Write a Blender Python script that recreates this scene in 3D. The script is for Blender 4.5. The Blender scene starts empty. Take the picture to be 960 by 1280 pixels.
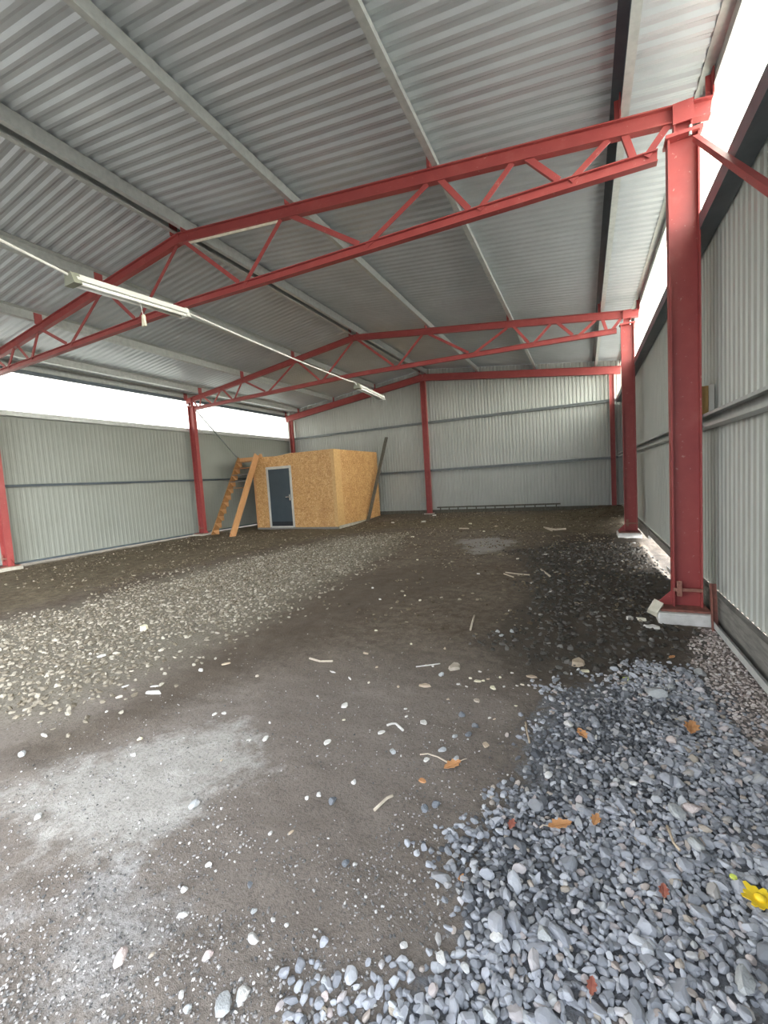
import bpy, math, random
import numpy as np
from mathutils import Vector, Matrix
random.seed(7); rng = np.random.default_rng(11)
S = 0.87                      # layout units -> metres (applied once, at the end)
C = bpy.context.scene.collection
H = 1.55                      # camera height, layout units
YAW, PITCH, ROLL, F = 0.4476, -0.0738, -0.0627, 526.835

# ------------------------------------------------------------------ camera frame
cy_, sy_ = math.cos(YAW), math.sin(YAW)
fwd = np.array([-sy_, cy_, 0]); rgt = np.array([cy_, sy_, 0]); up = np.array([0, 0, 1.])
cp, sp = math.cos(PITCH), math.sin(PITCH)
FW = fwd * cp + up * sp; U = up * cp - fwd * sp
cr, sr = math.cos(ROLL), math.sin(ROLL)
R2 = rgt * cr + U * sr; U2 = U * cr - rgt * sr
def at(x, y, z=-0.1):
    """where the sight line of a photo pixel meets the height z"""
    d = FW + R2 * (x - 480) / F + U2 * (640 - y) / F
    t = (z - H) / d[2]
    return np.array([0, 0, H]) + t * d

# ------------------------------------------------------------------ building figures (layout units)
XL, XR, XM = -13.07, 0.95, -6.07
Y0, Y1, Y2, Y3 = -0.65, 5.35, 11.34, 17.2
WL, WR, WB = -13.42, 1.235, 17.42           # sheet planes
ZC = 4.74
def zchord(x): return 5.91 - 0.1226 * abs(x - XM)
def zroof(x): return zchord(x) + 0.25

# ------------------------------------------------------------------ ground
def vnoise(x, y, seed=0):
    xi = np.floor(x).astype(np.int64); yi = np.floor(y).astype(np.int64)
    fx = x - xi; fy = y - yi
    fx = fx * fx * (3 - 2 * fx); fy = fy * fy * (3 - 2 * fy)
    def h(a, b):
        n = (a * 374761393 + b * 668265263 + seed * 982451653) & 0x7fffffff
        n = ((n ^ (n >> 13)) * 1274126177) & 0x7fffffff
        return ((n ^ (n >> 16)) & 0xffff) / 65535.0
    return (h(xi, yi) * (1 - fx) + h(xi + 1, yi) * fx) * (1 - fy) + (h(xi, yi + 1) * (1 - fx) + h(xi + 1, yi + 1) * fx) * fy
def sst(a, b, x):
    t = np.clip((x - a) / (b - a), 0, 1); return t * t * (3 - 2 * t)
def hz(x, y):
    x = np.asarray(x, float); y = np.asarray(y, float)
    z = -0.105 + 0.035 * (vnoise(x * .7, y * .7, 1) - .5) + 0.02 * (vnoise(x * 2.6, y * 2.6, 2) - .5) + 0.010 * (vnoise(x * 8, y * 8, 3) - .5)
    z = z + 0.13 * sst(14.2, 16.9, y)
    z = z + 0.10 * sst(15.0, 16.2, y) * sst(-0.6, 0.5, x) * (.5 + vnoise(x * 4, y * 4, 5))
    z = z + 0.035 * sst(-12.2, -13.2, x) - 0.16 * sst(-13.3, -14.2, x)
    dip = sst(.98, 1.15, x)
    z = z - 0.10 * dip * sst(6.4, 7.6, y) * sst(11, 9.8, y) - 0.12 * sst(1.35, 1.8, x)
    return z
def gz(x, y): return float(hz(np.array([x]), np.array([y]))[0])

def poly(pts): return np.array([at(px, py)[:2] for px, py in pts])
def sdf(P, X, Y):
    """signed distance to polygon P, positive inside"""
    d = np.full(X.shape, 1e9); ins = np.zeros(X.shape, bool)
    n = len(P)
    for i in range(n):
        a, b = P[i], P[(i + 1) % n]
        e = b - a; wx = X - a[0]; wy = Y - a[1]
        t = np.clip((wx * e[0] + wy * e[1]) / max(e @ e, 1e-9), 0, 1)
        d = np.minimum(d, (wx - e[0] * t) ** 2 + (wy - e[1] * t) ** 2)
        c = ((a[1] > Y) != (b[1] > Y))
        xx = (b[0] - a[0]) * (Y - a[1]) / (b[1] - a[1] + 1e-12) + a[0]
        ins ^= (c & (X < xx))
    return np.where(ins, 1, -1) * np.sqrt(d)
P_LEFT = poly([(-60, 800), (0, 778), (60, 765), (140, 745), (220, 720), (320, 695), (420, 674), (500, 668), (480, 690), (430, 712), (400, 730), (340, 765), (300, 785), (240, 812), (200, 836), (130, 862), (90, 885), (0, 905), (-80, 930)])
P_PALE = poly([(-40, 1000), (0, 985), (60, 962), (150, 935), (240, 912), (300, 905), (335, 960), (270, 985), (240, 1020), (190, 1060), (120, 1075), (60, 1060), (20, 1010), (-30, 1020)])
P_PALE2 = poly([(555, 674), (620, 668), (665, 676), (640, 692), (580, 698)])
P_PALE3 = poly([(60, 1120), (120, 1085), (210, 1080), (240, 1130), (190, 1200), (130, 1250), (60, 1270)])
P_DARK = poly([(640, 690), (720, 668), (800, 672), (835, 700), (850, 760), (885, 812), (860, 850), (700, 862), (650, 850), (600, 800), (660, 730)])
P_DARK2 = poly([(600, 1120), (585, 1075), (640, 1000), (650, 930), (690, 870), (840, 880), (800, 960), (720, 1040), (680, 1080)])
P_RIGHT = poly([(420, 1330), (500, 1222), (555, 1180), (580, 1110), (600, 1060), (645, 1010), (652, 950), (660, 925), (700, 862), (780, 850), (850, 832), (880, 850), (900, 850), (990, 960), (1100, 1330)])
P_PINK = poly([(865, 805), (890, 780), (900, 765), (990, 860), (1000, 980), (930, 920), (880, 860)])
P_TRACK = poly([(-40, 960), (0, 930), (130, 880), (240, 822), (340, 772), (440, 718), (560, 700), (600, 720), (480, 765), (400, 805), (300, 855), (200, 908), (100, 950), (0, 985)])
P_BACK = poly([(-60, 800), (0, 770), (200, 715), (420, 668), (500, 660), (780, 668), (790, 640), (420, 655), (240, 660), (-60, 715)])

# ------------------------------------------------------------------ mesh helpers
class MB:
    def __init__(self): self.v = []; self.f = []
    def add(self, v, f):
        n = len(self.v); self.v += [tuple(map(float, p)) for p in v]; self.f += [tuple(i + n for i in q) for q in f]
        return self
    def box(self, a, b):
        x0, y0, z0 = a; x1, y1, z1 = b
        return self.add([(x0, y0, z0), (x1, y0, z0), (x1, y1, z0), (x0, y1, z0), (x0, y0, z1), (x1, y0, z1), (x1, y1, z1), (x0, y1, z1)],
                        [(0, 3, 2, 1), (4, 5, 6, 7), (0, 1, 5, 4), (1, 2, 6, 5), (2, 3, 7, 6), (3, 0, 4, 7)])
    def prism(self, prof, p, q, side, upv=None):
        """extrude closed 2-D profile (side, up) from p to q"""
        p = Vector(p); q = Vector(q); d = (q - p).normalized(); s = Vector(side)
        s = (s - d * s.dot(d)).normalized(); u = s.cross(d) if upv is None else Vector(upv)
        u = (u - d * u.dot(d)).normalized()
        n = len(prof); v = [p + s * a + u * b for a, b in prof] + [q + s * a + u * b for a, b in prof]
        f = [(i, (i + 1) % n, (i + 1) % n + n, i + n) for i in range(n)] + [tuple(range(n))[::-1], tuple(range(n, 2 * n))]
        return self.add(v, f)
    def beam(self, p, q, w, h, side=(1, 0, 0), upv=None):
        return self.prism([(-w / 2, -h / 2), (w / 2, -h / 2), (w / 2, h / 2), (-w / 2, h / 2)], p, q, side, upv)
    def tube(self, pts, r, n=8):
        pts = [Vector(p) for p in pts]; rings = []
        for i, p in enumerate(pts):
            d = (pts[min(i + 1, len(pts) - 1)] - pts[max(i - 1, 0)]).normalized()
            a = d.orthogonal().normalized() if i == 0 else (rings_a - d * rings_a.dot(d)).normalized()
            rings_a = a; b = d.cross(a)
            rr = r[i] if isinstance(r, (list, tuple)) else r
            rings.append([p + (a * math.cos(2 * math.pi * k / n) + b * math.sin(2 * math.pi * k / n)) * rr for k in range(n)])
        v = [x for rg in rings for x in rg]; f = []
        for i in range(len(pts) - 1):
            for k in range(n): f.append((i * n + k, i * n + (k + 1) % n, (i + 1) * n + (k + 1) % n, (i + 1) * n + k))
        f.append(tuple(range(n))[::-1]); f.append(tuple(range((len(pts) - 1) * n, len(pts) * n)))
        return self.add(v, f)
    def build(self, name, m, parent=None, origin=None, smooth=False, bevel=0):
        o_ = Vector((0, 0, 0))
        if parent is not None: o_ = Vector(parent['_o'])
        elif origin is not None: o_ = Vector(origin)
        me = bpy.data.meshes.new(name)
        me.from_pydata([tuple(Vector(p) - o_) for p in self.v], [], self.f); me.update()
        import bmesh
        bm = bmesh.new(); bm.from_mesh(me); bmesh.ops.recalc_face_normals(bm, faces=bm.faces)
        if bevel: bmesh.ops.bevel(bm, geom=bm.edges[:], offset=bevel, segments=1, affect='EDGES', clamp_overlap=True)
        bm.to_mesh(me); bm.free()
        if smooth: me.polygons.foreach_set('use_smooth', [True] * len(me.polygons))
        me.materials.append(m)
        o = bpy.data.objects.new(name, me); C.objects.link(o)
        if parent is not None: o.parent = parent; o['_o'] = list(o_)
        else: o.location = o_; o['_o'] = list(o_)
        return o
def tag(o, label=None, cat=None, group=None, kind=None):
    if label: o['label'] = label
    if cat: o['category'] = cat
    if group: o['group'] = group
    if kind: o['kind'] = kind
    return o
def thing(name, loc, label, cat, group=None):
    o = bpy.data.objects.new(name, None); C.objects.link(o); o.location = loc; o['_o'] = list(map(float, loc))
    o.empty_display_size = .1
    return tag(o, label, cat, group)
def np_mesh(name, V, Fq, m, smooth=False):
    """V (n,3), Fq (m,k) faces of one size"""
    me = bpy.data.meshes.new(name); k = Fq.shape[1]
    me.vertices.add(len(V)); me.vertices.foreach_set('co', V.astype(np.float32).ravel())
    me.loops.add(Fq.size); me.loops.foreach_set('vertex_index', Fq.astype(np.int32).ravel())
    me.polygons.add(len(Fq)); me.polygons.foreach_set('loop_start', np.arange(0, Fq.size, k, dtype=np.int32))
    me.polygons.foreach_set('loop_total', np.full(len(Fq), k, np.int32))
    me.update(calc_edges=True); me.validate()
    me.polygons.foreach_set('use_smooth', [smooth] * len(me.polygons))
    me.materials.append(m)
    o = bpy.data.objects.new(name, me); C.objects.link(o); o['_o'] = [0, 0, 0]
    return o
def I_prof(h, b, tw, tf):      # h along side axis, b along up axis
    return [(-h/2, -b/2), (-h/2+tf, -b/2), (-h/2+tf, -tw/2), (h/2-tf, -tw/2), (h/2-tf, -b/2), (h/2, -b/2),
            (h/2, b/2), (h/2-tf, b/2), (h/2-tf, tw/2), (-h/2+tf, tw/2), (-h/2+tf, b/2), (-h/2, b/2)]
def C_prof(h, b, t=.006, lip=.03):  # web at side = 0, opening to +side; h along up axis
    return [(0, -h/2), (b, -h/2), (b, -h/2+lip), (b-t, -h/2+lip), (b-t, -h/2+t), (t, -h/2+t), (t, h/2-t), (b-t, h/2-t), (b-t, h/2-lip), (b, h/2-lip), (b, h/2), (0, h/2)]
def Z_prof(h, b, t=.006, lip=.022):  # bottom flange to +side, top flange to -side
    return [(0, -h/2), (b, -h/2), (b, -h/2+lip), (b-t, -h/2+lip), (b-t, -h/2+t), (t, -h/2+t), (t, h/2), (-b-.02, h/2), (-b-.02, h/2-t), (0, h/2-t)]
def L_prof(a, b, t=.008): return [(0, 0), (a, 0), (a, t), (t, t), (t, b), (0, b)]
def U_prof(h, b, t=.012): return [(-h/2, 0), (h/2, 0), (h/2, b), (h/2-t, b), (h/2-t, t), (-h/2+t, t), (-h/2+t, b), (-h/2, b)]

# ------------------------------------------------------------------ materials
class NT:
    def __init__(self, name):
        self.m = bpy.data.materials.new(name); self.m.use_nodes = True
        self.t = self.m.node_tree; self.t.nodes.clear()
        self.out = self.n('ShaderNodeOutputMaterial')
    def n(self, typ, **kw):
        nd = self.t.nodes.new(typ)
        for k, v in kw.items():
            if hasattr(nd, k): setattr(nd, k, v)
        return nd
    def l(self, a, b): self.t.links.new(a, b)
    def inp(self, nd, name, v):
        if hasattr(v, 'is_output') or isinstance(v, bpy.types.NodeSocket): self.l(v, nd.inputs[name])
        else: nd.inputs[name].default_value = v
    def coord(self, scale=(1, 1, 1), out='Object'):
        c = self.n('ShaderNodeTexCoord'); mp = self.n('ShaderNodeMapping'); mp.inputs['Scale'].default_value = scale
        self.l(c.outputs[out], mp.inputs[0]); return mp.outputs[0]
    def noise(self, vec, scale, detail=4, rough=.55, dist=0):
        nd = self.n('ShaderNodeTexNoise'); self.l(vec, nd.inputs['Vector'])
        nd.inputs['Scale'].default_value = scale; nd.inputs['Detail'].default_value = detail; nd.inputs['Roughness'].default_value = rough; nd.inputs['Distortion'].default_value = dist
        return nd.outputs['Fac']
    def voro(self, vec, scale, feature='F1', out='Distance', rand=1):
        nd = self.n('ShaderNodeTexVoronoi', feature=feature); self.l(vec, nd.inputs['Vector']); nd.inputs['Scale'].default_value = scale; nd.inputs['Randomness'].default_value = rand
        return nd.outputs[out]
    def ramp(self, fac, stops, interp='LINEAR'):
        nd = self.n('ShaderNodeValToRGB'); nd.color_ramp.interpolation = interp
        e = nd.color_ramp.elements
        while len(e) < len(stops): e.new(.5)
        for el, (p, c) in zip(e, stops): el.position = p; el.color = (*c, 1) if len(c) == 3 else c
        self.l(fac, nd.inputs[0]); return nd.outputs[0]
    def mix(self, fac, a, b, mode='MIX'):
        nd = self.n('ShaderNodeMix', data_type='RGBA', blend_type=mode)
        for i, v in ((0, fac), (6, a), (7, b)):
            if isinstance(v, bpy.types.NodeSocket): self.l(v, nd.inputs[i])
            else: nd.inputs[i].default_value = v if i == 0 else ((*v, 1) if len(v) == 3 else v)
        return nd.outputs[2]
    def math(self, op, a, b=0., c=None):
        nd = self.n('ShaderNodeMath', operation=op)
        for i, v in enumerate((a, b) if c is None else (a, b, c)):
            if isinstance(v, bpy.types.NodeSocket): self.l(v, nd.inputs[i])
            else: nd.inputs[i].default_value = v
        return nd.outputs[0]
    def step(self, v, a, b):
        nd = self.n('ShaderNodeMapRange', interpolation_type='SMOOTHSTEP'); self.l(v, nd.inputs[0]); nd.inputs[1].default_value = a; nd.inputs[2].default_value = b
        return nd.outputs[0]
    def attr(self, name):
        nd = self.n('ShaderNodeAttribute', attribute_name=name); return nd.outputs['Fac']
    def bump(self, h, strength=.3, dist=.02):
        nd = self.n('ShaderNodeBump'); self.l(h, nd.inputs['Height']); nd.inputs['Strength'].default_value = strength; nd.inputs['Distance'].default_value = dist
        return nd.outputs[0]
    def bsdf(self, col, rough=.5, metal=0., normal=None, spec=.5):
        b = self.n('ShaderNodeBsdfPrincipled')
        for k, v in (('Base Color', col), ('Roughness', rough), ('Metallic', metal)):
            if isinstance(v, bpy.types.NodeSocket): self.l(v, b.inputs[k])
            else: b.inputs[k].default_value = (*v, 1) if k == 'Base Color' else v
        b.inputs['Specular IOR Level'].default_value = spec
        if normal is not None: self.l(normal, b.inputs['Normal'])
        self.l(b.outputs[0], self.out.inputs[0]); return self.m
def var_mat(name, a, b, rough=.5, metal=0., scale=6, bump=0., spec=.5, stretch=(1, 1, 1)):
    t = NT(name); v = t.coord(stretch); n = t.noise(v, scale, 6, .6)
    col = t.ramp(n, [(.3, a), (.7, b)])
    nb = t.bump(t.noise(v, scale * 9, 3), bump, .01) if bump else None
    return t.bsdf(col, rough, metal, nb, spec)
M = {}
M['roof'] = var_mat('galvanised_roof_sheet', (.48, .515, .54), (.57, .605, .63), .42, .45, 1.2)
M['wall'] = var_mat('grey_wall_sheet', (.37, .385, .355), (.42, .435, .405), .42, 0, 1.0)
M['wall_left'] = var_mat('grey_wall_sheet_shade', (.235, .25, .222), (.27, .285, .257), .5, 0, 1.0)  # wall sheet colour darkened to paint shade onto the left wall
M['galv'] = var_mat('galvanised_steel', (.40, .42, .41), (.52, .54, .52), .4, .3, 14)
M['galv_dark'] = var_mat('dark_steel_and_web_shade', (.075, .095, .115), (.115, .14, .16), .4, .2, 5)  # channel steel; also the painted shade on one purlin's web
M['galv_mid'] = var_mat('dull_grey_steel', (.17, .19, .19), (.25, .27, .27), .45, .2, 8)
M['zinc_trim'] = var_mat('light_steel_trim', (.45, .46, .45), (.58, .59, .57), .45, .2, 9)
def red_mat():
    t = NT('red_oxide_primer'); v = t.coord()
    n = t.noise(v, 5, 6, .6); n2 = t.noise(v, 26, 4, .6)
    col = t.ramp(n, [(.3, (.27, .046, .046)), (.55, (.31, .056, .052)), (.8, (.35, .09, .08))])
    col = t.mix(t.step(n2, .64, .74), col, (.42, .20, .17))
    return t.bsdf(col, .48, 0, t.bump(n2, .08, .01))
M['red'] = red_mat()
M['red_worn'] = var_mat('worn_red_primer', (.13, .055, .045), (.30, .11, .08), .75, 0, 18, .3)
M['weld'] = var_mat('bare_weld_band', (.22, .085, .06), (.33, .16, .12), .7, 0, 30, .4)
M['concrete'] = var_mat('pale_concrete', (.50, .49, .46), (.68, .67, .65), .85, 0, 12, .4)
M['concrete_old'] = var_mat('dusty_concrete', (.30, .28, .23), (.46, .43, .37), .9, 0, 10, .5)
M['foam'] = var_mat('cream_foam', (.60, .55, .43), (.78, .74, .62), .8, 0, 12, .3)
M['white'] = var_mat('white_scrap', (.52, .50, .46), (.72, .70, .66), .7, 0, 20, .2)
M['cream'] = var_mat('cream_block', (.62, .58, .42), (.74, .70, .54), .7, 0, 20, .2)
M['tan'] = var_mat('tan_scrap', (.40, .31, .22), (.55, .45, .34), .8, 0, 20, .3)
M['leaf'] = var_mat('orange_dry_leaf', (.46, .20, .07), (.62, .33, .15), .7, 0, 30, .3)
M['leaf_red'] = var_mat('reddish_dry_leaf', (.26, .07, .05), (.42, .16, .11), .7, 0, 30, .3)
M['yellow'] = var_mat('yellow_petal', (.80, .52, .02), (.88, .66, .03), .5, 0, 30)
M['lime'] = var_mat('lime_petal', (.62, .72, .10), (.72, .80, .18), .5, 0, 30)
M['twig'] = var_mat('pale_twig', (.48, .40, .30), (.62, .55, .45), .8, 0, 40, .2)
M['stone_white'] = var_mat('white_stone', (.48, .47, .45), (.66, .65, .63), .8, 0, 14, .5)
M['stone_pink'] = var_mat('pinkish_stone', (.50, .41, .39), (.62, .54, .51), .8, 0, 14, .5)
M['stone_grey'] = var_mat('grey_stone', (.30, .31, .31), (.42, .43, .43), .8, 0, 14, .5)
M['stone_dark'] = var_mat('dark_slate_stone', (.11, .125, .14), (.19, .20, .22), .75, 0, 14, .5)
M['stone_tan'] = var_mat('tan_stone', (.38, .32, .25), (.52, .46, .38), .8, 0, 14, .5)
M['door'] = var_mat('slate_blue_door', (.038, .056, .068), (.05, .07, .083), .4, 0, 3)
M['door_low'] = var_mat('black_kick_panel', (.012, .015, .018), (.02, .022, .026), .5, 0, 3)
M['frame'] = var_mat('pale_door_frame', (.48, .47, .42), (.58, .57, .52), .5, 0, 6)
M['chrome'] = var_mat('brushed_chrome', (.6, .6, .6), (.75, .75, .75), .25, 1, 9)
M['lamp_body'] = var_mat('lamp_white_enamel', (.60, .61, .57), (.68, .69, .65), .35, 0, 6)
M['tube'] = var_mat('frosted_glass_tube', (.80, .81, .77), (.86, .87, .83), .2, 0, 6)
M['lamp_cap'] = var_mat('grey_green_lamp_end', (.20, .21, .16), (.27, .28, .22), .6, 0, 6)
M['cable'] = var_mat('pale_cable', (.50, .50, .47), (.60, .60, .57), .6, 0, 20)
M['timber_grey'] = var_mat('weathered_timber', (.12, .115, .105), (.25, .24, .22), .85, 0, 5, .4, stretch=(8, 1, 8))
M['timber_dark'] = var_mat('dark_weathered_plank', (.07, .065, .05), (.15, .14, .115), .85, 0, 5, .4, stretch=(8, 8, 1))
def wood_mat(name, a, b):
    t = NT(name); v = t.coord((14, 14, 1.5)); n = t.noise(v, 2.5, 5, .6, 1.2)
    return t.bsdf(t.ramp(n, [(.25, a), (.75, b)]), .65, 0, t.bump(n, .15, .01))
M['pine'] = wood_mat('raw_pine', (.46, .22, .085), (.60, .33, .15))
M['pine_dark'] = wood_mat('shop_worn_pine', (.24, .11, .035), (.37, .19, .07))
M['plywood'] = wood_mat('yellow_plywood', (.33, .20, .055), (.44, .29, .10))
def osb():
    t = NT('oriented_strand_board'); v = t.coord((1, 1, 1.0))
    n0 = t.noise(v, 3, 3)
    vv = t.n('ShaderNodeVectorMath', operation='ADD')
    t.l(v, vv.inputs[0]); cn = t.n('ShaderNodeTexNoise'); t.l(v, cn.inputs['Vector']); cn.inputs['Scale'].default_value = 5
    t.l(cn.outputs['Color'], vv.inputs[1])
    c1 = t.n('ShaderNodeTexVoronoi'); t.l(vv.outputs[0], c1.inputs['Vector']); c1.inputs['Scale'].default_value = 16
    c2 = t.n('ShaderNodeTexVoronoi'); t.l(vv.outputs[0], c2.inputs['Vector']); c2.inputs['Scale'].default_value = 34
    sep = t.n('ShaderNodeSeparateColor'); t.l(c1.outputs['Color'], sep.inputs[0])
    sep2 = t.n('ShaderNodeSeparateColor'); t.l(c2.outputs['Color'], sep2.inputs[0])
    f = t.math('MULTIPLY_ADD', sep.outputs[0], .55, t.math('MULTIPLY', sep2.outputs[1], .45))
    col = t.ramp(f, [(.1, (.34, .16, .05)), (.4, (.52, .28, .10)), (.65, (.62, .36, .14)), (.95, (.76, .53, .28))])
    col = t.mix(t.math('MULTIPLY', t.step(n0, .5, .75), .35), col, (.36, .15, .05))
    return t.bsdf(col, .55, 0, t.bump(f, .15, .01))
M['osb'] = osb()
M['osb_pale'] = var_mat('pale_strand_board', (.52, .30, .11), (.68, .44, .20), .55, 0, 14, .15)
def poly_mat():
    t = NT('translucent_ribbed_sheet'); v = t.coord()
    n = t.noise(t.coord((1, 3, .6)), 1.6, 4)
    col = t.ramp(n, [(.3, (.88, .85, .70)), (.6, (.98, .96, .86))])
    tr = t.n('ShaderNodeBsdfTranslucent'); t.l(col, tr.inputs[0])
    df = t.n('ShaderNodeBsdfDiffuse'); df.inputs[0].default_value = (.75, .75, .68, 1)
    mx = t.n('ShaderNodeMixShader'); mx.inputs[0].default_value = .06
    t.l(tr.outputs[0], mx.inputs[1]); t.l(df.outputs[0], mx.inputs[2])
    tp = t.n('ShaderNodeBsdfTransparent'); tp.inputs[0].default_value = (1, .98, .89, 1)
    m2 = t.n('ShaderNodeMixShader'); m2.inputs[0].default_value = .5
    t.l(mx.outputs[0], m2.inputs[1]); t.l(tp.outputs[0], m2.inputs[2]); mx = m2
    t.l(mx.outputs[0], t.out.inputs[0]); return t.m
M['poly'] = poly_mat()
def stone_mat(name, stops, rough=.75):
    t = NT(name); g = t.n('ShaderNodeNewGeometry'); v = t.coord()
    col = t.ramp(g.outputs['Random Per Island'], stops)
    n = t.noise(v, 45, 4, .6)
    col = t.mix(t.math('MULTIPLY', n, .5), col, t.mix(1., col, (.55, .55, .55), 'MULTIPLY'))
    return t.bsdf(col, rough, 0, t.bump(n, .25, .006), .2)
M['gravel_right'] = stone_mat('blue_grey_crushed_stone', [(0, (.22, .23, .25)), (.3, (.32, .33, .36)), (.62, (.42, .43, .465)), (.84, (.52, .53, .555)), (.91, (.50, .43, .41)), (.96, (.40, .35, .29)), (.985, (.46, .47, .49)), (1, (.62, .62, .60))])
M['gravel_left'] = stone_mat('pale_grey_crushed_stone', [(0, (.15, .125, .09)), (.4, (.24, .208, .16)), (.8, (.34, .305, .245)), (1, (.52, .48, .40))])
M['gravel_pink'] = stone_mat('pinkish_fine_gravel', [(0, (.30, .25, .225)), (.4, (.45, .39, .36)), (.8, (.56, .50, .47)), (1, (.70, .66, .63))])
M['grit'] = stone_mat('fine_mixed_grit', [(0, (.10, .10, .10)), (.35, (.19, .18, .17)), (.6, (.30, .28, .27)), (.82, (.44, .42, .41)), (1, (.66, .64, .62))])
def floor_mat():
    t = NT('packed_dirt'); v = t.coord()
    nb = t.noise(v, 1.1, 5, .6); nm = t.noise(v, 5, 6, .65); nf = t.noise(v, 60, 4, .7); nx = t.noise(v, 230, 2, .7)
    wob = t.math('MULTIPLY', t.math('SUBTRACT', nm, .5), 1.1)
    wob2 = t.math('MULTIPLY', t.math('SUBTRACT', t.noise(v, 18, 5, .7), .5), .55)
    def reg(name, a, b, amp=1., amp2=1.):
        d = t.math('ADD', t.math('ADD', t.attr(name), t.math('MULTIPLY', wob, amp)), t.math('MULTIPLY', wob2, amp2))
        return t.step(d, a, b)
    col = t.ramp(nb, [(.3, (.125, .096, .070)), (.7, (.18, .146, .114))])
    col = t.mix(reg('back', -.3, .6), col, t.ramp(nm, [(.3, (.125, .094, .058)), (.7, (.20, .163, .108))]))
    col = t.mix(t.math('MULTIPLY', t.step(t.noise(v, 9, 8, .75), .40, .60), .62), col, t.mix(1., col, (.45, .42, .38), 'MULTIPLY'))
    col = t.mix(t.math('MULTIPLY', t.step(t.noise(v, 31, 4, .7), .56, .70), .55), col, t.mix(.5, col, (.42, .38, .31)))
    near = t.step(t.attr('near'), 0., 1.)
    col = t.mix(near, col, t.ramp(nb, [(.3, (.165, .137, .116)), (.7, (.225, .194, .168))]))
    col = t.mix(t.math('MULTIPLY', reg('track', -.15, .35, .5), .8), col, t.ramp(nm, [(.3, (.075, .056, .04)), (.7, (.12, .095, .072))]))
    col = t.mix(reg('left', -.5, .5), col, t.ramp(nf, [(.3, (.13, .112, .085)), (.7, (.27, .245, .20))]))
    col = t.mix(t.math('MULTIPLY', reg('pale', -.12, .18, .6), .85), col, t.ramp(nm, [(.3, (.34, .32, .29)), (.7, (.46, .44, .41))]))
    col = t.mix(t.math('MULTIPLY', reg('pale_spot', -.1, .25), .6), col, t.ramp(nf, [(.3, (.25, .24, .235)), (.7, (.46, .45, .44))]))
    col = t.mix(t.math('MULTIPLY', reg('dark', -.2, .25), .85), col, t.ramp(nm, [(.3, (.05, .043, .036)), (.7, (.095, .078, .06))]))
    col = t.mix(reg('pink', -.1, .1, .3), col, (.25, .215, .195))
    col = t.mix(reg('right', -.05, .1, .5), col, t.ramp(nf, [(.3, (.12, .122, .13)), (.7, (.21, .215, .23))]))
    spk = t.step(nx, .66, .74)
    col = t.mix(t.math('MULTIPLY', spk, .5), col, (.40, .37, .34))
    col = t.mix(t.math('MULTIPLY', t.step(nf, .52, .35), .35), col, (.05, .045, .04))
    h = t.math('ADD', t.math('MULTIPLY', nf, .8), t.math('MULTIPLY', nx, .35))
    return t.bsdf(col, .9, 0, t.bump(h, .5, .02), .25)
M['floor'] = floor_mat()
M['yard'] = var_mat('pale_yard_gravel', (.15, .145, .135), (.22, .21, .20), .9, 0, 3, .3)
M['soil_heap'] = var_mat('dark_damp_soil', (.05, .04, .028), (.10, .08, .055), .95, 0, 9, .7)

# ------------------------------------------------------------------ setting: ground
def build_floor():
    xs = np.concatenate([np.arange(-15.5, -6, .08), np.arange(-6, -3, .05), np.arange(-3, 1.4, .03), np.arange(1.4, 3.01, .1)])
    ys = np.concatenate([np.arange(-6, 0, .2), np.arange(0, 5, .03), np.arange(5, 9, .05), np.arange(9, 18.01, .08)])
    X, Y = np.meshgrid(xs, ys); Z = hz(X, Y)
    Z = Z + .008 * (vnoise(X * 17, Y * 17, 9) - .5) + .006 * (vnoise(X * 31, Y * 31, 10) - .5)
    V = np.stack([X, Y, Z], -1).reshape(-1, 3); nx, ny = len(xs), len(ys)
    i = (np.arange(ny - 1)[:, None] * nx + np.arange(nx - 1)[None]).ravel()
    Fq = np.stack([i, i + 1, i + 1 + nx, i + nx], -1)
    o = np_mesh('floor', V, Fq, M['floor'], True); me = o.data
    x, y = X.ravel(), Y.ravel()
    at_ = {'left': sdf(P_LEFT, x, y), 'pale': sdf(P_PALE, x, y), 'pale_spot': np.maximum(sdf(P_PALE3, x, y), sdf(P_PALE2, x, y) - .25),
           'dark': np.maximum(sdf(P_DARK, x, y), sdf(P_DARK2, x, y)), 'right': sdf(P_RIGHT, x, y), 'pink': sdf(P_PINK, x, y),
           'back': sdf(P_BACK, x, y), 'track': sdf(P_TRACK, x, y), 'near': np.clip((5.0 + .35 * x - y) / 2.0, 0, 1)}
    for k, v in at_.items():
        a = me.attributes.new(k, 'FLOAT', 'POINT'); a.data.foreach_set('value', v.astype(np.float32))
    return tag(o, kind='structure')
build_floor()
yb = MB().add([(-70, -60, -.32), (60, -60, -.32), (60, 70, -.32), (-70, 70, -.32)], [(0, 1, 2, 3)])
tag(yb.build('ground', M['yard']), kind='structure')

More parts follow.
